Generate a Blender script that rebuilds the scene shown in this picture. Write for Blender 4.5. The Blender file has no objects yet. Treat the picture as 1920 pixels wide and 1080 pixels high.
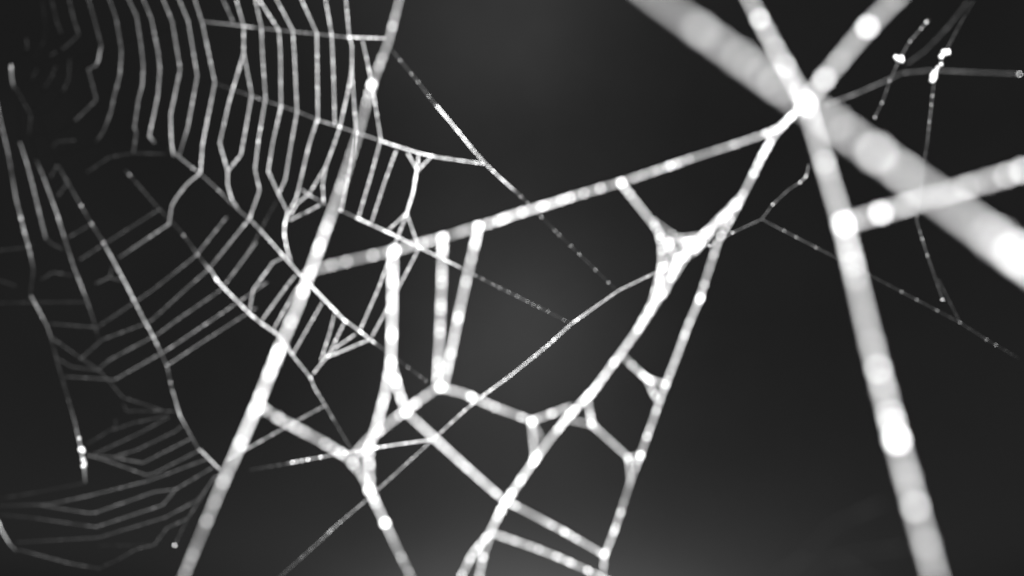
import bpy, bmesh, math, random
from mathutils import Vector, Matrix, noise
S = bpy.context.scene
COL = S.collection
random.seed(7)

# ------------------------------------------------------------------ camera
# a small night camera: 2.8 mm lens, f/2, focused out in the yard; the webs hang
# 2 to 25 cm in front of it and are therefore all out of focus
LENS, SENSOR, FST, FOCUS = 2.8, 4.8, 2.0, 3.0
APER = LENS * 1e-3 / FST                 # aperture diameter in metres
FPX = LENS / SENSOR * 1920.0             # focal length in pixels of the photograph
cam_d = bpy.data.cameras.new('camera')
cam_d.lens, cam_d.sensor_width, cam_d.sensor_fit = LENS, SENSOR, 'HORIZONTAL'
cam_d.clip_start, cam_d.clip_end = 0.002, 4000
cam_d.dof.use_dof = True
cam_d.dof.focus_distance = FOCUS
cam_d.dof.aperture_fstop = FST
cam = bpy.data.objects.new('camera', cam_d)
COL.objects.link(cam)
TILT = math.radians(27)
CAM_POS = Vector((0, 0, 2.4))
cam.location = CAM_POS
cam.rotation_euler = (math.pi / 2 + TILT, 0, 0)
S.camera = cam
CM = Matrix.Translation(CAM_POS) @ Matrix.Rotation(math.pi / 2 + TILT, 4, 'X')

# ------------------------------------------------------------------ night sky (greyscale: an infrared picture)
W = bpy.data.worlds.new('World'); S.world = W; W.use_nodes = True
nt = W.node_tree; N = nt.nodes; L = nt.links
for n in list(N): N.remove(n)
out = N.new('ShaderNodeOutputWorld'); bg = N.new('ShaderNodeBackground')
sky = N.new('ShaderNodeTexSky'); sky.sky_type = 'NISHITA'; sky.sun_disc = False
sky.sun_elevation = math.radians(-4); sky.sun_rotation = 0.0
bw = N.new('ShaderNodeRGBToBW'); L.new(sky.outputs[0], bw.inputs[0])
geo = N.new('ShaderNodeTexCoord')
def vmath(op, a, b):
    n = N.new('ShaderNodeVectorMath'); n.operation = op
    L.new(a, n.inputs[0])
    if isinstance(b, (tuple, Vector)): n.inputs[1].default_value = b
    else: L.new(b, n.inputs[1])
    return n
def m(op, a, b=None):
    n = N.new('ShaderNodeMath'); n.operation = op
    for i, x in enumerate((a, b)):
        if x is None: continue
        if isinstance(x, (int, float)): n.inputs[i].default_value = x
        else: L.new(x, n.inputs[i])
    return n.outputs[0]
def lobe(dirn, power, amp):              # an added soft glow painted into the sky round one direction
    d = vmath('DOT_PRODUCT', geo.outputs['Generated'], Vector(dirn).normalized()).outputs['Value']
    return m('MULTIPLY', m('POWER', m('MAXIMUM', d, 0.0), power), amp)
sep = N.new('ShaderNodeSeparateXYZ'); L.new(geo.outputs['Generated'], sep.inputs[0])
def gauss(x, mid, width): return m('EXPONENT', m('MULTIPLY', m('POWER', m('DIVIDE', m('SUBTRACT', x, mid), width), 2.0), -1.0))
ahead = m('GREATER_THAN', sep.outputs['Y'], 0.0)
column = m('MULTIPLY', gauss(sep.outputs['X'], -.01, .28), .0095)               # added upright glow painted into the sky in place of lens glare
low_glow = m('MULTIPLY', m('MULTIPLY', gauss(sep.outputs['X'], .05, .30), m('EXPONENT', m('DIVIDE', m('MAXIMUM', sep.outputs['Z'], 0.0), -.055))), .085)  # made-up glow painted low in the sky colour
glow = m('ADD', m('ADD', m('MULTIPLY', m('ADD', column, low_glow), ahead), m('ADD', lobe((0.0, 1, .40), 70, .024), lobe((-.05, 1, 1.28), 70, .016))), .0100)
glow_noise = N.new('ShaderNodeTexNoise'); glow_noise.inputs['Scale'].default_value = 5.0; glow_noise.inputs['Detail'].default_value = 4.0   # makes the added sky glow patchy
L.new(geo.outputs['Generated'], glow_noise.inputs['Vector'])
total = m('ADD', m('MULTIPLY', bw.outputs[0], 0.05), m('MULTIPLY', glow, m('ADD', m('MULTIPLY', glow_noise.outputs['Fac'], .5), .75)))
L.new(total, bg.inputs['Color']); bg.inputs['Strength'].default_value = 1.0
L.new(bg.outputs[0], out.inputs[0])

# ------------------------------------------------------------------ the infrared lamp of the camera
ld = bpy.data.lights.new('infrared_lamp', 'SPOT')
ld.energy = 255.0; ld.color = (1, 1, 1); ld.shadow_soft_size = .045
ld.spot_size = math.radians(120); ld.spot_blend = 1.0
lamp = bpy.data.objects.new('infrared_lamp', ld); COL.objects.link(lamp)
LAMP = CM @ Vector((.07, .12, .45)); lamp.location = LAMP
aim = (CM @ Vector((.03, 0, -.2))) - LAMP
lamp.rotation_euler = aim.to_track_quat('-Z', 'Y').to_euler()

S.view_settings.view_transform = 'Standard'; S.view_settings.look = 'None'
S.view_settings.exposure = 0; S.view_settings.gamma = 1
S.cycles.use_denoising = True
try: S.cycles.denoiser = 'OPENIMAGEDENOISE'
except Exception: pass
S.cycles.use_adaptive_sampling = False
S.cycles.max_bounces = 3; S.cycles.sample_clamp_indirect = 2

# ------------------------------------------------------------------ materials
def silk_material(name, base):
    mt = bpy.data.materials.new(name); mt.use_nodes = True
    t = mt.node_tree; b = t.nodes['Principled BSDF']
    at = t.nodes.new('ShaderNodeAttribute'); at.attribute_name = 'painted_brightness'  # lit and dim stretches of each thread, painted into its base colour
    tx = t.nodes.new('ShaderNodeTexNoise'); tx.inputs['Scale'].default_value = 900
    tc = t.nodes.new('ShaderNodeTexCoord'); t.links.new(tc.outputs['Object'], tx.inputs['Vector'])
    mr = t.nodes.new('ShaderNodeMapRange')
    mr.inputs['To Min'].default_value = .8 * base; mr.inputs['To Max'].default_value = 1.2 * base
    t.links.new(tx.outputs['Fac'], mr.inputs['Value'])
    mu = t.nodes.new('ShaderNodeMath'); mu.operation = 'MULTIPLY'
    t.links.new(at.outputs['Fac'], mu.inputs[0]); t.links.new(mr.outputs[0], mu.inputs[1])
    t.links.new(mu.outputs[0], b.inputs['Base Color'])
    b.inputs['Roughness'].default_value = .75
    b.inputs['Specular IOR Level'].default_value = 0
    return mt
SILK = silk_material('silk', 1.0)
def plain(name, v, rough):
    mt = bpy.data.materials.new(name); mt.use_nodes = True
    t = mt.node_tree; b = t.nodes['Principled BSDF']
    tx = t.nodes.new('ShaderNodeTexNoise'); tx.inputs['Scale'].default_value = 700
    tc = t.nodes.new('ShaderNodeTexCoord'); t.links.new(tc.outputs['Object'], tx.inputs['Vector'])
    r = t.nodes.new('ShaderNodeMapRange')
    r.inputs['To Min'].default_value = v * .85; r.inputs['To Max'].default_value = min(1, v * 1.12)
    t.links.new(tx.outputs['Fac'], r.inputs['Value']); t.links.new(r.outputs[0], b.inputs['Base Color'])
    b.inputs['Roughness'].default_value = rough
    b.inputs['Specular IOR Level'].default_value = .2
    return mt
DROP = {k: plain('glue_' + n, v, .5) for k, n, v in ((3, 'bright', .92), (2, 'pale', .7), (1, 'dull', .42), (0, 'faint', .18))}  # graded white base colours stand in for the drops' glints
FLUFF = plain('fluff', .3, .8)

# ------------------------------------------------------------------ depths
RW = .15                                                 # thread width over aperture width
def depth(T):                                            # distance at which a thread shows T pixels wide
    return 1.0 / (max(T, 1.5) / (1 + RW) / (APER * FPX) + 1 / FOCUS)
class Plane:                                             # a flat web, given by the width of its threads at three points
    def __init__(s, a, b, c):
        (x0, y0, t0), (x1, y1, t1), (x2, y2, t2) = a, b, c
        det = (x1 - x0) * (y2 - y0) - (x2 - x0) * (y1 - y0)
        s.gx = ((t1 - t0) * (y2 - y0) - (t2 - t0) * (y1 - y0)) / det
        s.gy = ((x1 - x0) * (t2 - t0) - (x2 - x0) * (t1 - t0)) / det
        s.x0, s.y0, s.t0 = x0, y0, t0
    def T(s, u, v): return s.t0 + s.gx * (u - s.x0) + s.gy * (v - s.y0)
def at(u, v, T):
    d = depth(T)
    return CM @ Vector(((u - 960) / FPX * d, -(v - 540) / FPX * d, -d))

# ------------------------------------------------------------------ builders
def tag(o, label=None, cat=None, group=None, kind=None):
    for k, v in (('label', label), ('category', cat), ('group', group), ('kind', kind)):
        if v: o[k] = v
    return o
def thing(name, label, cat, loc, group=None):
    o = bpy.data.objects.new(name, None); COL.objects.link(o); o.location = loc
    o.empty_display_size = .01
    return tag(o, label, cat, group)

def thread(parent, name, pts, T, b, rw=1.0, vary=.35, label=None, gap=.5):
    """pts: pixel corners (u, v) or (u, v, b); T: Plane, number or list of widths; b: thread brightness, put into the silk colour"""
    P = []
    n = len(pts)
    for i, p in enumerate(pts):
        t = T.T(p[0], p[1]) if isinstance(T, Plane) else (T[i] if isinstance(T, (list, tuple)) else T)
        t *= WIDTH.get(parent.name, 1)
        w = p[2] if len(p) > 2 else b
        if parent.name == 'orb_web': w *= min(1, (w / .13) ** .7)     # dim threads get a darker colour to look less lit
        P.append((p[0], p[1], t, w))
    R = []
    for i in range(n - 1):
        a, c = P[i], P[i + 1]
        k = max(1, int(math.hypot(c[0] - a[0], c[1] - a[1]) / max(1.5, .085 * a[2])))
        for j in range(k):
            f = j / k
            R.append(tuple(a[q] + (c[q] - a[q]) * f for q in range(4)))
    R.append(P[-1])
    seed = random.random() * 900
    wpos = [at(r[0], r[1], r[2]) for r in R]
    bm = bmesh.new(); lay = bm.verts.layers.float.new('painted_brightness')
    base = APER * RW * .5 * rw
    rings = []; SIDES = 8
    run = 0.0; nxt = 0.0
    org = parent.location
    for i, p in enumerate(wpos):
        a = wpos[max(0, i - 1)]; c = wpos[min(len(wpos) - 1, i + 1)]
        if i: run += math.hypot(R[i][0] - R[i-1][0], R[i][1] - R[i-1][1])
        tv = (c - a).normalized() if (c - a).length > 1e-9 else Vector((1, 0, 0))
        x = tv.cross(Vector((.31, .9, .29))).normalized(); y = tv.cross(x)
        sc = max(8.0, R[i][2])
        nz = .6 * noise.noise(Vector((run / (sc * .9), seed, 0))) + .8 * noise.noise(Vector((run / (sc * 3.5), seed, 5)))
        if run >= nxt:                                   # a tiny bead of glue strung on the silk, whiter than the silk itself
            bead = BEADS[parent.name] * random.random() ** 2.2
            nxt = run + sc * random.expovariate(1 / gap)
        else: bead = 0
        rad = base * (1 + .22 * vary * nz) * (1 + min(.45, bead * .12))
        brightness = max(.0008, R[i][3] * GAIN.get(parent.name, 1) * (.84 + 1.1 * vary * nz + bead))  # wanted brightness goes into the colour, plus the whiter beads
        ring = []
        for s in range(SIDES):
            an = 2 * math.pi * s / SIDES
            v = bm.verts.new(p - org + (x * math.cos(an) + y * math.sin(an)) * rad)
            v[lay] = min(.93, brightness); ring.append(v)
        rings.append(ring)
    for q, r in zip(rings, rings[1:]):
        for s in range(SIDES):
            bm.faces.new((q[s], q[(s + 1) % SIDES], r[(s + 1) % SIDES], r[s]))
    bm.faces.new(rings[0][::-1]); bm.faces.new(rings[-1])
    for f in bm.faces: f.smooth = True
    bm.normal_update()
    me = bpy.data.meshes.new(name); bm.to_mesh(me); bm.free(); me.materials.append(SILK)
    o = bpy.data.objects.new(name, me); COL.objects.link(o); o.parent = parent
    if label: o['label'] = label
    o_info[o.name] = (o, R)
    return o
o_info = {}
WIDTH = {'orb_web': 1.22, 'crossing_thread': 1.14, 'coarse_web': 1.17, 'branching_thread': 1.3, 'nearest_thread': 1.25, 'torn_web': 1.15}
GAIN = {'orb_web': .56, 'silk_wisp': .4, 'crossing_thread': .35, 'coarse_web': .36, 'branching_thread': .35, 'nearest_thread': .33, 'torn_web': .45}   # silk colour scaled per web to set its brightness against lamp falloff
BEADS = {'orb_web': 3.0, 'silk_wisp': 1.0, 'crossing_thread': 4.5, 'coarse_web': 6.5, 'branching_thread': 4.0, 'nearest_thread': 3.0, 'torn_web': 3.0}  # how much whiter its small glue beads are

drop_mesh = {}
def drop_me(k):
    if k not in drop_mesh:
        bm = bmesh.new(); bmesh.ops.create_icosphere(bm, subdivisions=2, radius=1)
        for v in bm.verts: v.co *= 1 + .06 * noise.noise(v.co * 1.7 + Vector((k * 9, 0, 0)))
        for f in bm.faces: f.smooth = True
        me = bpy.data.meshes.new('glue_drop'); bm.to_mesh(me); bm.free(); me.materials.append(DROP[k]); drop_mesh[k] = me
    return drop_mesh[k]
def drop(th, u, v, k=3, r=.33):
    """a drop of glue or dew sitting on thread th at the point of it nearest to (u, v); r: radius over aperture width"""
    _, R = o_info[th.name]
    q = min(R, key=lambda t: (t[0] - u) ** 2 + (t[1] - v) ** 2)
    org = th.parent.location
    o = bpy.data.objects.new('glue_drop', drop_me(k)); COL.objects.link(o); o.parent = th
    p = at(q[0], q[1], q[2])
    o.location = p - org; s = APER * r * .31
    o.scale = (s, s * random.uniform(.92, 1.05), s * random.uniform(.95, 1.1))
    o.rotation_euler = (random.random() * 6, random.random() * 6, 0)
    return o
def drops(th, uv, k=3, r=.33):
    for u, v in uv: drop(th, u, v, k, r)
def speck(label, blobs, T, cat='speck', group=None):
    """a bit of fluff caught in a web: a few lumps grown into one uneven body"""
    bm = bmesh.new(); c = at(blobs[0][0], blobs[0][1], T); d = depth(T)
    for (u, v, rpx) in blobs:
        p = at(u, v, T) - c
        r = bmesh.ops.create_icosphere(bm, subdivisions=2, radius=.8 * rpx / FPX * d)
        for w in r['verts']:
            w.co = w.co * (1 + .45 * noise.noise(w.co * 900 + Vector((u, v, 0)))) + p
    for f in bm.faces: f.smooth = True
    me = bpy.data.meshes.new('fluff_speck'); bm.to_mesh(me); bm.free(); me.materials.append(FLUFF)
    o = bpy.data.objects.new('fluff_speck', me); COL.objects.link(o); o.location = c
    return tag(o, label, cat, group)

# ------------------------------------------------------------------ the ground of the yard, below the picture
bm = bmesh.new(); bmesh.ops.create_grid(bm, x_segments=40, y_segments=40, size=60)
for v in bm.verts: v.co.z = .05 * noise.noise(v.co * .12)
me = bpy.data.meshes.new('ground'); bm.to_mesh(me); bm.free(); me.materials.append(plain('dark_soil', .06, .95))
g = bpy.data.objects.new('ground', me); COL.objects.link(g); tag(g, kind='structure')

# ================================================================== 1 the orb web at the left
PO = Plane((0, 540, 12.0), (1200, 540, 8.2), (600, 0, 10.6))
ow = thing('orb_web', 'fine grey orb web with closely spaced spiral threads filling the left side', 'spider web', at(420, 380, 9.6))
def rad(pts, b=.2, **k): return thread(ow, 'radial_thread', pts, PO, b, **k)
def spi(pts, b=.2, **k):
    k.setdefault('vary', .22); return thread(ow, 'spiral_thread', pts, PO, b, **k)
def frm(pts, b=.2, **k): return thread(ow, 'frame_thread', pts, PO, b, **k)
TH = .7
# upper spirals
spi([(78, -8), (87, 55), (82, 78), (60, 122, .008)], .015, rw=TH)
spi([(95, -8), (108, 45), (115, 62)], .025, rw=TH)
spi([(128, -8), (138, 35), (148, 65), (130, 82), (117, 92)], .034, rw=TH)
spi([(164, -8), (178, 40), (190, 85), (188, 95, .16), (185, 112, .16), (180, 123, .08), (166, 130), (175, 165), (181, 187), (160, 208), (142, 225)], .05, rw=TH)
spi([(203, -8), (218, 35), (228, 95), (225, 140, .1), (213, 185), (208, 210, .08), (195, 245, .04), (181, 265, .03)], .065, rw=.8)
spi([(238, -8), (256, 30), (264, 80), (269, 125), (267, 160, .13), (260, 185), (252, 240), (256, 248, .06), (250, 287, .05)], .085, rw=.85)
spi([(266, -8), (284, 35), (297, 100), (300, 130), (296, 180, .16), (280, 255, .14), (290, 268, .09)], .095, rw=.85)
spi([(303, -8), (323, 40), (338, 130), (320, 215, .2), (321, 260, .2), (325, 292, .17)], .11, rw=.9)
spi([(333, -8), (353, 40), (370, 143), (365, 170), (352, 240, .19), (342, 272, .08), (335, 296, .05)], .12, rw=.9)
spi([(363, -8), (380, 45), (403, 155, .13), (386, 240, .22), (380, 270, .22), (376, 324, .22), (350, 346, .17), (330, 372, .12), (322, 387, .08), (317, 420, .12), (222, 484, .045)], .11)
spi([(415, -8), (438, 43)], .085)
spi([(441, -8), (457, 50, .16), (457, 100, .2), (430, 190, .22), (412, 268, .22), (427, 322, .24), (427, 347, .34), (435, 375, .2), (450, 397, .08)], .12)
spi([(457, 98), (472, 178, .17), (462, 235, .2), (452, 290, .18), (428, 320, .18)], .17)
spi([(477, -8), (490, 50), (492, 100), (498, 185, .18), (485, 260, .24), (478, 318, .24), (487, 357, .22), (468, 410, .16), (391, 505, .085), (351, 540, .065), (285, 600, .05), (272, 607, .05), (192, 637, .04), (150, 674, .04)], .15)
spi([(481, -8), (523, 57), (526, 100), (527, 200), (511, 270), (503, 321), (522, 363), (540, 399)], .22)
spi([(515, -8), (549, 57), (552, 100), (557, 210), (546, 270), (535, 337), (523, 362)], .22)
spi([(562, -8), (594, 62), (595, 130), (596, 222), (580, 270), (556, 370), (542, 397)], .24)
spi([(609, -8), (622, 65), (625, 130), (628, 236)], .24)
spi([(648, -8), (655, 70), (660, 86), (660, 130), (653, 170), (637, 240), (627, 270), (611, 312), (580, 363), (556, 383), (545, 403)], .26)
spi([(660, 135), (668, 250), (660, 300), (640, 395)], .28)
spi([(611, 314), (605, 345), (607, 384)], .24)
spi([(680, 77), (687, 107), (700, 172), (714, 262), (694, 335), (672, 408)], .26)
spi([(743, 282), (720, 345), (697, 416)], .3)
# the knotted strand between two radials
knot = spi([(782, 316), (775, 360), (762, 402)], .75, rw=1.15)
for p in ([(764, 287), (782, 318)], [(785, 290), (783, 316)], [(806, 296), (784, 320)]): spi(p, .45)
spi([(761, 402), (728, 431)], .38)
spi([(762, 404), (740, 458), (710, 540), (676, 617)], .33)
spi([(763, 402), (786, 465), (747, 540), (697, 632)], .33)
# gathered strands left of the bright crossing thread
spi([(540, 398), (534, 420), (533, 440), (539, 470), (545, 488)], .42, vary=.6)
spi([(544, 413), (565, 402)], .24); spi([(571, 400), (600, 384)], .24)
spi([(540, 478), (527, 485), (512, 492), (475, 543), (467, 586)], .2)
# lower middle spirals
spi([(554, 516), (535, 540), (490, 602)], .22); spi([(574, 520), (555, 543), (513, 617)], .22)
spi([(604, 568), (548, 666)], .26)
spi([(627, 590), (618, 625), (602, 675)], .26); spi([(646, 604), (615, 668)], .28)
spi([(666, 627), (632, 650), (612, 669)], .3)
spi([(694, 636), (640, 659), (612, 670), (601, 683), (588, 700)], .38)
spi([(610, 760), (555, 790), (475, 835), (425, 862)], .17, rw=.8)
# lower left spirals
spi([(425, 407, .09), (367, 480), (285, 545, .05), (252, 567, .05), (182, 614, .04), (95, 607, .03)], .08, rw=.85)
spi([(480, 455, .1), (462, 480, .12), (422, 533, .1), (412, 545), (332, 600), (295, 627), (205, 675, .05), (185, 692, .04)], .07, rw=.9)
spi([(500, 530), (475, 547), (393, 603), (312, 657), (215, 712, .055), (120, 706, .035)], .09, rw=.9)
spi([(480, 578), (460, 590), (380, 641), (312, 686)], .09, rw=.9)
spi([(0, 568, .02), (60, 567), (165, 566)], .03, rw=TH)
spi([(100, 635), (135, 660), (184, 693), (205, 715), (230, 745), (265, 756), (305, 770)], .04, rw=TH)
spi([(105, 670), (135, 688), (190, 695)], .04, rw=TH)
spi([(232, 758), (238, 771), (300, 770), (335, 772)], .035, rw=TH)
spi([(300, 392), (195, 458), (150, 487)], .05, rw=TH); spi([(172, 420), (125, 447)], .04, rw=TH)
spi([(165, 322), (205, 295), (250, 287), (310, 289)], .03, rw=TH)
spi([(100, 275), (106, 266), (140, 263)], .025, rw=TH); spi([(95, 332), (108, 310)], .035, rw=TH); spi([(108, 368), (130, 340)], .04, rw=TH)
spi([(0, 469), (45, 465), (62, 458)], .03, rw=TH); spi([(80, 523), (100, 510), (135, 517)], .035, rw=TH)
spi([(180, 532), (205, 520), (240, 530)], .05, rw=TH); spi([(206, 520), (211, 500)], .04, rw=TH)
spi([(86, 447), (100, 459), (118, 467)], .04, rw=TH); spi([(0, 526), (30, 536)], .03, rw=TH)
# fan of spirals in the lower left corner
spi([(163, 833), (217, 800), (217, 786)], .033, rw=TH)
spi([(178, 851), (262, 812), (317, 782)], .045, rw=.8); spi([(212, 806), (250, 793), (315, 779)], .04, rw=TH)
spi([(163, 855), (215, 857), (260, 842), (330, 808), (342, 798)], .05, rw=.8)
spi([(215, 858), (268, 868), (360, 821)], .06, rw=.8)
spi([(165, 853), (195, 862), (275, 891), (290, 887), (375, 844)], .06, rw=.85)
spi([(0, 948, .025), (90, 946, .04), (165, 930), (280, 901), (390, 860)], .06, rw=.85)
spi([(75, 947, .035), (165, 962), (180, 961), (290, 922), (330, 917), (400, 876)], .06, rw=.85)
spi([(329, 918), (305, 947), (180, 988), (158, 985, .04), (55, 970, .03), (0, 965, .02)], .06, rw=.85)
spi([(0, 935, .018), (75, 922), (162, 905)], .025, rw=TH)
spi([(30, 1017, .025), (185, 1008, .04), (310, 970), (370, 938), (405, 893)], .055, rw=.85)
spi([(402, 893), (375, 937), (352, 972), (313, 990), (290, 1021), (255, 1030, .04), (220, 1050, .025), (185, 1066, .025), (130, 1056), (75, 1041), (33, 1030, .03)], .05, rw=.8)
f11 = spi([(352, 972), (338, 1000), (328, 1022)], .04, rw=TH); drop(f11, 328, 1022, 2, .4)
spi([(185, 1023), (290, 1022)], .02, rw=TH)
# torn bits round the hub
for p in ([(50, 72), (51, 92)], [(95, 104), (105, 98)], [(104, 126), (96, 146), (84, 164)], [(131, 112), (129, 148), (118, 172)],
          [(30, 165), (58, 216), (55, 250)], [(70, 130), (62, 145)]): spi(p, .026, rw=TH)
for p in ([(60, 140), (180, 126), (300, 140), (402, 156)], [(60, 148), (200, 208), (318, 278)], [(58, 150), (150, 240), (236, 320)],
          [(54, 152), (78, 232), (110, 312)], [(62, 136), (210, 84), (375, 40)], [(40, 150), (34, 210), (38, 268)],
          [(48, 152), (52, 225), (68, 300)], [(22, 145), (54, 146), (62, 140)]): rad(p, .0022, rw=TH)
for p in ([(117, 92), (105, 98), (80, 118), (62, 146)], [(84, 164), (70, 190), (50, 216)], [(118, 172), (95, 205), (58, 216)],
          [(142, 225), (110, 248), (62, 252)], [(181, 265), (140, 285), (78, 290)], [(51, 92), (36, 108), (22, 124)]): spi(p, .003, rw=TH)
hb = spi([(21, 122, .12), (22, 145, .12), (26, 165, .03)], .1, rw=.9)
# radials
r1 = rad([(375, 40, .03), (440, 47, .12), (462, 50, .14), (480, 52, .07), (575, 62, .09), (650, 70, .1), (656, 70, .42), (722, 72, .42)], .1)
drops(r1, [(462, 50), (523, 55), (574, 62)], 1, .27); drops(r1, [(594, 63), (622, 65)], 2, .27); drop(r1, 655, 70, 3, .34)
r2 = rad([(402, 156, .03), (485, 185, .07), (555, 208, .06), (596, 225, .1), (608, 229, .18), (637, 238, .1), (714, 264, .18), (722, 267, .55), (785, 287, .7), (812, 293, .75), (820, 295, .28), (850, 299, .32), (905, 307, .5)], .3, vary=.5)
drops(r2, [(484, 184), (528, 200), (557, 210)], 1, .28); drop(r2, 598, 225, 2, .3); drop(r2, 637, 239, 3, .42); drops(r2, [(668, 249), (714, 263), (808, 293), (908, 307)], 3, .34)
r3 = rad([(318, 278, .04), (345, 302, .12), (376, 326, .06), (410, 357, .1), (440, 388, .05), (468, 411, .1), (484, 427, .1), (488, 431, .36), (560, 512, .42), (600, 553, .62), (645, 600, .6), (660, 610, .25), (676, 622, .5), (700, 641, .5), (707, 646, .05), (800, 715, .03)], .3, vary=.4)
drops(r3, [(360, 316), (410, 358), (468, 412)], 1, .3); drops(r3, [(620, 577), (676, 622)], 3, .4); drops(r3, [(645, 600), (701, 641)], 3, .34); drops(r3, [(765, 688), (790, 707), (799, 714), (714, 651)], 1, .28)
r4 = rad([(566, 356, .13), (580, 366, .14), (604, 379, .06), (640, 395, .08), (668, 408, .1), (672, 410, .7), (735, 439, .7), (786, 464, .45), (860, 500, .4), (866, 504, .06), (1070, 606, .045)], .3, vary=.45)
drops(r4, [(639, 395), (672, 409), (786, 465)], 3, .34)
drops(r4, [(891, 516), (905, 522), (925, 533), (937, 540), (953, 547), (970, 555), (990, 565), (1000, 570), (1012, 575), (1027, 583), (1058, 600)], 1, .3)
r5 = rad([(236, 320, .03), (295, 388, .03), (340, 435, .03), (380, 490, .04), (398, 510, .18), (405, 523, .5), (420, 540, .4), (470, 590, .42), (492, 608, .3), (520, 628, .22), (545, 662, .25), (572, 695, .12), (583, 709, .35), (590, 728, .2), (610, 760, .1), (660, 845, .03)], .2, vary=.5)
rad([(488, 604), (530, 632), (548, 664)], .22)
drop(r5, 406, 524, 3, .4); drop(r5, 582, 709, 3, .36); drops(r5, [(472, 592)], 2, .33); drops(r5, [(241, 330), (338, 445), (367, 481), (390, 507), (588, 724), (596, 735), (622, 779)], 1, .28)
r6 = rad([(110, 312, .03), (128, 344, .04), (172, 420, .04), (194, 455, .04), (207, 478, .22), (240, 540, .2), (265, 590, .16), (290, 636, .13), (303, 664, .05), (313, 685, .06), (322, 728, .05), (326, 740, .13), (337, 778, .16), (352, 806, .07), (372, 842, .05), (378, 846, .22), (412, 880, .2)], .1, vary=.6)
drops(r6, [(150, 387), (171, 420), (312, 685), (320, 717), (337, 776), (192, 456)], 1, .3)
r7 = rad([(38, 268), (50, 305, .16), (60, 342), (78, 415), (86, 448)], .11, vary=.95, rw=.65)
r8 = rad([(68, 300, .03), (80, 328, .1), (92, 360, .14), (106, 398, .2), (120, 443, .1), (140, 505, .1), (152, 535, .2), (162, 560, .08), (176, 602, .03), (186, 640, .025)], .14, vary=.95, rw=.65)
r9 = rad([(-6, 190, .06), (0, 222, .1), (15, 285, .09), (30, 372), (46, 435, .16), (57, 476, .12), (63, 505, .03), (57, 552, .03), (60, 558, .16), (88, 610, .12), (97, 636, .04), (107, 677, .04), (125, 738, .03), (140, 790, .07), (152, 842, .2)], .09, vary=.95, rw=.65)
rad([(152, 842, .15), (158, 875, .14), (160, 905, .02)], .1)
rad([(-4, 975, .1), (2, 992, .16), (18, 1020, .09), (32, 1034, .02)], .1, vary=.6)
rad([(520, 375, .03), (500, 410, .04), (482, 445, .06), (460, 482, .07)], .05, rw=.8)
drops(r9, [(46, 437), (42, 408), (41, 465)], 1, .26)
drops(r6, [(213, 701), (194, 650)], 1, .22)
# frame threads that the radials run to
fg = frm([(733, 92, .05), (785, 155, .06), (815, 195, .07), (820, 200, .3), (836, 219, .55), (858, 245, .85), (885, 279, .5), (910, 307, .35), (935, 331, .5), (962, 355, .35), (968, 360, .05), (1045, 437, .035), (1160, 548, .035)], .3, vary=.5)
drops(fg, [(750, 113), (770, 139), (783, 155), (805, 180)], 1, .32); drops(fg, [(820, 200), (837, 219), (858, 244), (924, 320), (945, 340)], 3, .36)
drops(fg, [(976, 370), (989, 382), (1015, 407), (1041, 432), (1048, 440), (1071, 461), (1086, 476), (1117, 505), (1141, 528)], 1, .34)
ff = frm([(520, 1086, .05), (605, 1010, .1), (625, 990, .16), (690, 935, .16), (800, 835, .26), (872, 769, .34), (908, 740, .52), (960, 702, .52), (1030, 645, .62), (1070, 608, .46), (1155, 548, .4), (1165, 542, .4), (1240, 506, .34)], .3, rw=.8, vary=.2)
drops(ff, [(872, 768), (908, 739)], 3, .3)
fh = frm([(470, 881, .03), (540, 869, .05), (548, 867, .18), (650, 848, .14), (690, 842, .5), (740, 834, .45), (806, 825, .6)], .3, vary=.4)
drops(fh, [(548, 866), (577, 860), (601, 856), (649, 848)], 3, .42); drop(fh, 706, 840, 3, .5); drops(fh, [(555, 865), (565, 863)], 2, .34)

# ================================================================== 2 the bright thread slanting across the orb web
cr = thing('crossing_thread', 'long bright thread slanting from top edge to bottom left across the grey orb web', 'silk thread', at(600, 460, 27))
ct = thread(cr, 'silk_strand', [(752, -12, .3), (728, 80, .34), (697, 160, .3), (672, 250, .26), (640, 350, .34), (622, 400, .55), (600, 460, .9), (560, 570, .8), (530, 640, .62), (480, 765, .93), (445, 845, .8), (420, 900, .36), (395, 960, .3), (340, 1092, .2)],
            [21, 22.5, 24, 25.5, 27, 27.5, 28, 29, 30, 31, 31, 30, 29.5, 28], .5, vary=.3)
drop(ct, 697, 160, 3, .5); drop(ct, 733, 50, 2, .36); drops(ct, [(640, 340), (655, 290)], 1, .3); drops(ct, [(600, 460), (520, 665), (480, 765)], 3, .34)

# ================================================================== 3 the coarse white web in the middle
PM = Plane((590, 600, 27), (1430, 300, 20), (1140, 1050, 19))
cw = thing('coarse_web', 'torn web of thick white threads with wide gaps in the middle', 'spider web', at(1000, 640, 23))
def st(pts, b=.6, **k): return thread(cw, 'silk_strand', pts, PM, b, **k)
m1 = st([(588, 506, .28), (660, 488, .25), (740, 470, .3), (830, 446, .3), (880, 430, .35), (935, 414, .5), (960, 404, .9), (1040, 380, .9), (1070, 370, .55), (1110, 358, .32), (1165, 342, .36), (1230, 320, .36), (1290, 299, .36), (1380, 270, .34), (1438, 250, .4), (1460, 240, .7), (1482, 220, .95), (1508, 194, .95)], .4, vary=.3)
drops(m1, [(739, 471), (830, 446), (897, 427)], 3, .5); drops(m1, [(1125, 354)], 2, .36); drop(m1, 1165, 343, 3, .46); drops(m1, [(935, 414), (945, 411)], 3, .36); drops(m1, [(1293, 298), (1235, 319), (1190, 334), (1205, 329), (1275, 304), (1250, 314), (622, 499)], 2, .28)
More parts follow.
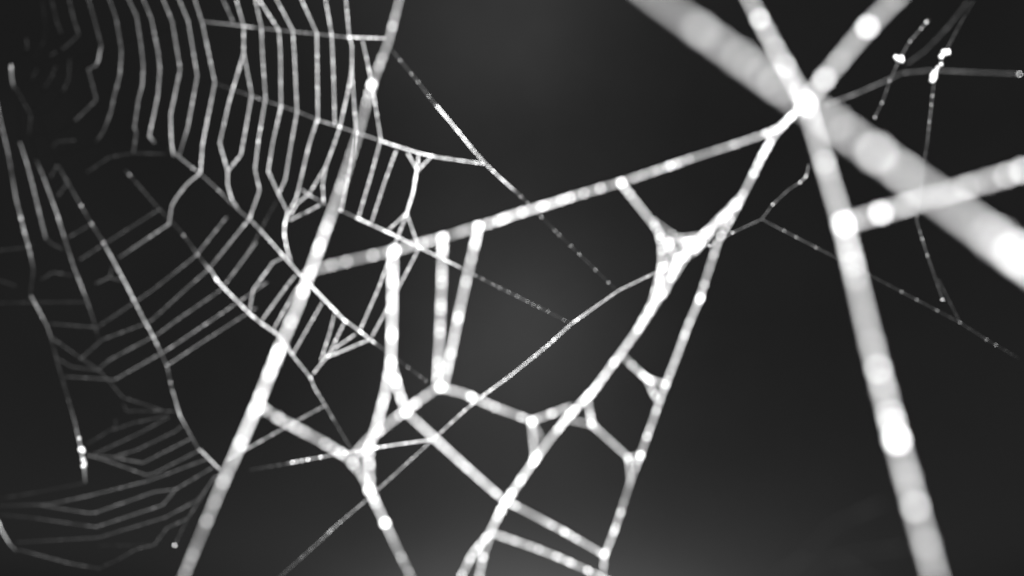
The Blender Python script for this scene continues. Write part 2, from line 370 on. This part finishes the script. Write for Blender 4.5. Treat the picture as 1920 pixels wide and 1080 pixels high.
m2 = st([(737, 474), (736, 540), (735, 620, .93), (733, 682, .93), (722, 740, .8), (706, 800, .8), (690, 845, .7), (672, 862, .5)], .9, vary=.25)
drops(m2, [(736, 530), (734, 625), (733, 680)], 3, .4)
m2b = st([(734, 684), (748, 735), (762, 773), (800, 808), (870, 872), (915, 912), (950, 942)], .72)
drop(m2b, 762, 773, 3, .42)
m3 = st([(830, 452), (828, 540), (824, 640), (819, 722)], .62, vary=.4); drops(m3, [(826, 570), (822, 610)], 3, .3)
m4 = st([(897, 430), (880, 500), (862, 580), (848, 650), (832, 722)], .62, vary=.4); drops(m4, [(858, 600), (844, 662), (872, 530)], 3, .3)
m5 = st([(825, 724), (790, 748, .42), (740, 785, .42), (690, 825, .45), (660, 858, .4)], .5)
m6 = st([(826, 726), (870, 738, .45), (930, 764, .42), (997, 789, .5), (1030, 777, .38), (1070, 762, .45)], .45)
drops(m6, [(826, 726), (817, 722)], 3, .52); drop(m6, 996, 790, 3, .42)
st([(996, 792), (1000, 830), (1003, 862)], .45); st([(998, 794), (1018, 828)], .32)
m8 = st([(1392, 366, .5), (1350, 412, .5), (1308, 448, .7), (1276, 485, .7), (1248, 540, .62), (1205, 606, .58), (1160, 668, .75), (1112, 733, .8), (1066, 780, .55), (1030, 825, .5), (1000, 866, .85), (945, 945, .9), (918, 1000, .6), (885, 1040, .4), (860, 1090, .38)], .7, vary=.25)
drops(m8, [(1276, 485), (1240, 552), (1105, 742), (1068, 776)], 3, .46); drops(m8, [(1000, 862), (948, 942), (938, 957)], 3, .5); drops(m8, [(880, 1046)], 2, .33); drop(m8, 912, 1008, 3, .34)
m9 = st([(1165, 345), (1205, 395), (1243, 445), (1256, 456), (1300, 452)], .52); drop(m9, 1252, 456, 3, .4)
st([(1236, 438), (1241, 465), (1241, 500), (1234, 552), (1212, 596)], .55, vary=.5)
m9c = st([(1385, 378), (1330, 438), (1290, 475), (1262, 520)], .4)
st([(1225, 415), (1270, 447), (1318, 442), (1386, 372)], .3)
drop(m9c, 1312, 455, 3, .44); drops(m9c, [(1300, 466)], 2, .33)
m9d = st([(1241, 500), (1222, 570), (1190, 628)], .5); drop(m9d, 1240, 502, 3, .44)
m10 = st([(1505, 197, .95), (1480, 222, .95), (1460, 244, .7), (1450, 256, .5), (1430, 290, .5), (1408, 335, .42), (1380, 390, .6), (1345, 455, .42), (1312, 560, .55), (1290, 610, .45), (1268, 670, .75), (1245, 728, .38), (1225, 785, .42), (1200, 855, .4), (1181, 905, .3), (1162, 965, .28), (1148, 1005, .36), (1133, 1042, .45), (1129, 1090, .3)], .45, vary=.4)
drop(m10, 1312, 560, 3, .5); drops(m10, [(1482, 220), (1468, 232)], 3, .42); drop(m10, 1202, 853, 3, .48); drops(m10, [(1412, 325), (1430, 290), (1380, 385)], 3, .38); drops(m10, [(1167, 960), (1158, 990), (1345, 440), (1284, 630), (1228, 770)], 2, .34)
m11 = st([(1163, 664), (1190, 690), (1214, 711, .6), (1250, 721, .6)], .34); drops(m11, [(1214, 711), (1248, 721)], 3, .36)
m11b = st([(1212, 708), (1223, 733), (1236, 758)], .32); drop(m11b, 1222, 732, 2, .34)
m12 = st([(1100, 745), (1110, 796), (1145, 828), (1178, 858), (1182, 902)], .45); drop(m12, 1109, 795, 3, .38)
st([(1066, 786), (1110, 797)], .34); st([(1176, 858), (1203, 853)], .26)
m13 = st([(958, 944), (1000, 966), (1060, 998), (1132, 1040)], .38); drop(m13, 1131, 1038, 2, .34)
st([(925, 1000), (1000, 1026), (1050, 1046), (1090, 1064), (1150, 1092)], .4)
st([(920, 1000), (905, 1045), (897, 1090)], .46)
m15 = st([(488, 762, .26), (525, 786, .28), (600, 826, .26), (650, 856, .26), (680, 890, .36), (694, 920, .5), (722, 980, .5), (750, 1040, .3), (776, 1092, .22)], .34)
drops(m15, [(694, 918), (722, 980)], 3, .56); drops(m15, [(526, 786), (640, 850), (675, 868), (545, 796), (752, 1045)], 2, .27)
st([(692, 845), (693, 880), (694, 918)], .36)

kn = st([(1300, 452), (1276, 470), (1270, 490), (1258, 520), (1246, 548)], .55, vary=.4); drops(kn, [(1300, 452), (1272, 485), (1258, 520)], 3, .4)
st([(1246, 452), (1262, 472), (1256, 496), (1243, 505)], .4); st([(1340, 418), (1322, 450), (1295, 478)], .35)
# ================================================================== 4 the branching thread close to the lens
br = thing('branching_thread', 'thick blurred white threads branching from a bright knot at the upper right', 'silk thread', at(1520, 230, 41))
b1 = thread(br, 'silk_strand', [(1398, -14, .42), (1440, 68, .45), (1510, 192, .6), (1545, 305, .5), (1580, 420, .55), (1632, 640, .5), (1680, 825, .5), (1715, 950, .42), (1756, 1095, .40)],
            [35, 37, 40, 42, 44, 49, 52, 54, 55], .5, vary=.18)
drop(b1, 1510, 192, 3, .5); drop(b1, 1512, 203, 3, .4); drop(b1, 1580, 420, 3, .4); drop(b1, 1681, 826, 3, .42); drops(b1, [(1545, 305), (1716, 947)], 1, .36); drop(b1, 1705, 890, 0, .4); drops(b1, [(1632, 645), (1656, 735), (1468, 120), (1438, 60), (1735, 1020)], 0, .4)
b2 = thread(br, 'silk_strand', [(1690, -14, .42), (1625, 52, .42), (1560, 130, .45), (1510, 192, .55)], [43, 42, 41, 40], .45, vary=.18)
drop(b2, 1625, 52, 3, .38); drop(b2, 1545, 147, 1, .44)
b3 = thread(br, 'silk_strand', [(1580, 420, .4), (1650, 400, .4), (1760, 366, .45), (1850, 340, .34), (1934, 315, .4)], [44, 44, 45, 46, 46], .4, vary=.18)
drop(b3, 1650, 400, 3, .38); drop(b3, 1914, 321, 1, .42); drop(b3, 1700, 384, 1, .3); drop(b3, 1850, 340, 0, .36)
# ================================================================== 5 the widest, nearest thread
wd = thing('nearest_thread', 'widest pale thread, out of focus, running diagonally behind the bright knot', 'silk thread', at(1560, 235, 70))
wt = thread(wd, 'silk_strand', [(1180, -40, .34), (1232, 0, .36), (1433, 144, .36), (1640, 288, .36), (1800, 402, .5), (1860, 446, .85), (1960, 518, 1.0)], [66, 67, 70, 75, 79, 82, 86], .36, vary=.12)
drop(wt, 1640, 287, 1, .40); drops(wt, [(1310, 55), (1385, 108), (1555, 230)], 0, .42); drops(wt, [(1870, 452)], 0, .42)

# ================================================================== 6 the thin torn web at the right
PE = Plane((1350, 450, 8.2), (1900, 140, 10), (1900, 660, 8.5))
tw = thing('torn_web', 'thin faint torn web dotted with tiny drops at the right', 'spider web', at(1650, 330, 9))
def tr(pts, b=.05, **k): return thread(tw, 'silk_strand', pts, PE, b, **k)
e1 = thread(tw, 'silk_strand', [(1548, 196, .12), (1600, 178, .1), (1668, 148, .07), (1690, 137, .05), (1745, 132, .06), (1912, 139, .035)], 15, .06, rw=.8)
drop(e1, 1910, 139, 2, .3)
e2 = tr([(1740, 38, .12), (1725, 56, .05), (1704, 80, .05), (1686, 112, .08), (1668, 152, .06), (1655, 190, .04), (1640, 220, .05)], vary=.6, rw=.8)
drops(e2, [(1737, 41)], 2, .42); drops(e2, [(1727, 53), (1707, 79), (1668, 152), (1651, 192), (1640, 220)], 1, .34)
e3 = tr([(1825, 2, .02), (1800, 45, .03), (1772, 98, .06), (1752, 145, .1), (1748, 180, .05), (1738, 270, .06), (1731, 310, .06), (1724, 380, .05), (1718, 413, .06), (1739, 480, .08), (1758, 535, .05), (1767, 562, .06)], vary=.6, rw=.8)
drops(e3, [(1748, 180), (1747, 196), (1741, 228), (1727, 448), (1738, 478)], 1, .34); drop(e3, 1765, 562, 2, .42)
thread(tw, 'silk_strand', [(1815, 2, .02), (1778, 50, .03), (1735, 95, .035), (1700, 120, .03)], 15, .03, rw=.7)
e4 = tr([(1516, 308, .04), (1512, 330, .12), (1500, 342, .12), (1478, 356, .06), (1449, 383, .09), (1428, 411, .08), (1372, 437, .09), (1330, 461, .1)], vary=.5, rw=.9)
drops(e4, [(1515, 335), (1500, 342), (1449, 382), (1330, 460), (1373, 437)], 2, .42)
e5 = tr([(1428, 411, .08), (1470, 433), (1530, 464, .05), (1600, 500, .03), (1690, 547, .025), (1800, 605, .02), (1850, 637, .02), (1910, 672, .012)], .05, rw=.8)
drops(e5, [(1470, 433), (1493, 445), (1530, 464)], 1, .36); drops(e5, [(1690, 546), (1718, 561), (1757, 581), (1800, 605), (1850, 637), (1866, 648)], 0, .4)
tr([(1760, 525, .03), (1780, 565, .03), (1800, 605, .04)], rw=.7)

# ================================================================== 7 a wisp of silk low at the right
sw = thing('silk_wisp', 'barely visible blurred wisp of silk low beside the thick thread at lower right', 'silk wisp', at(1570, 1020, 60))
for p in ([(1440, 1092), (1500, 1050), (1560, 985), (1655, 942)], [(1510, 1060), (1570, 1044), (1690, 1026)], [(1565, 1045), (1640, 1090)]):
    thread(sw, 'silk_strand', p, 50, .006, rw=.8)

# ================================================================== bits of fluff caught in the webs
speck('small round bright speck left of two lumps in the thin right web', [(1686, 111, 9), (1680, 107, 5), (1691, 114, 5)], 9)
speck('uneven bright lump topmost on the dotted thread at far right', [(1771, 99, 8), (1776, 96, 5), (1765, 106, 6), (1779, 100, 3)], 9.2)
speck('oval bright lump just below the topmost lump, on a faint horizontal thread', [(1750, 143, 8), (1752, 136, 6), (1749, 150, 6), (1763, 121, 4), (1758, 127, 4)], 9.2)
speck('bright ragged speck at the left end of the lower fan of threads', [(152, 842, 6), (156, 846, 4), (148, 822, 3)], 10.3)
speck('pale double speck hanging just below the ragged speck of the lower fan', [(157, 873, 5), (156, 863, 4), (159, 868, 3)], 10.3)
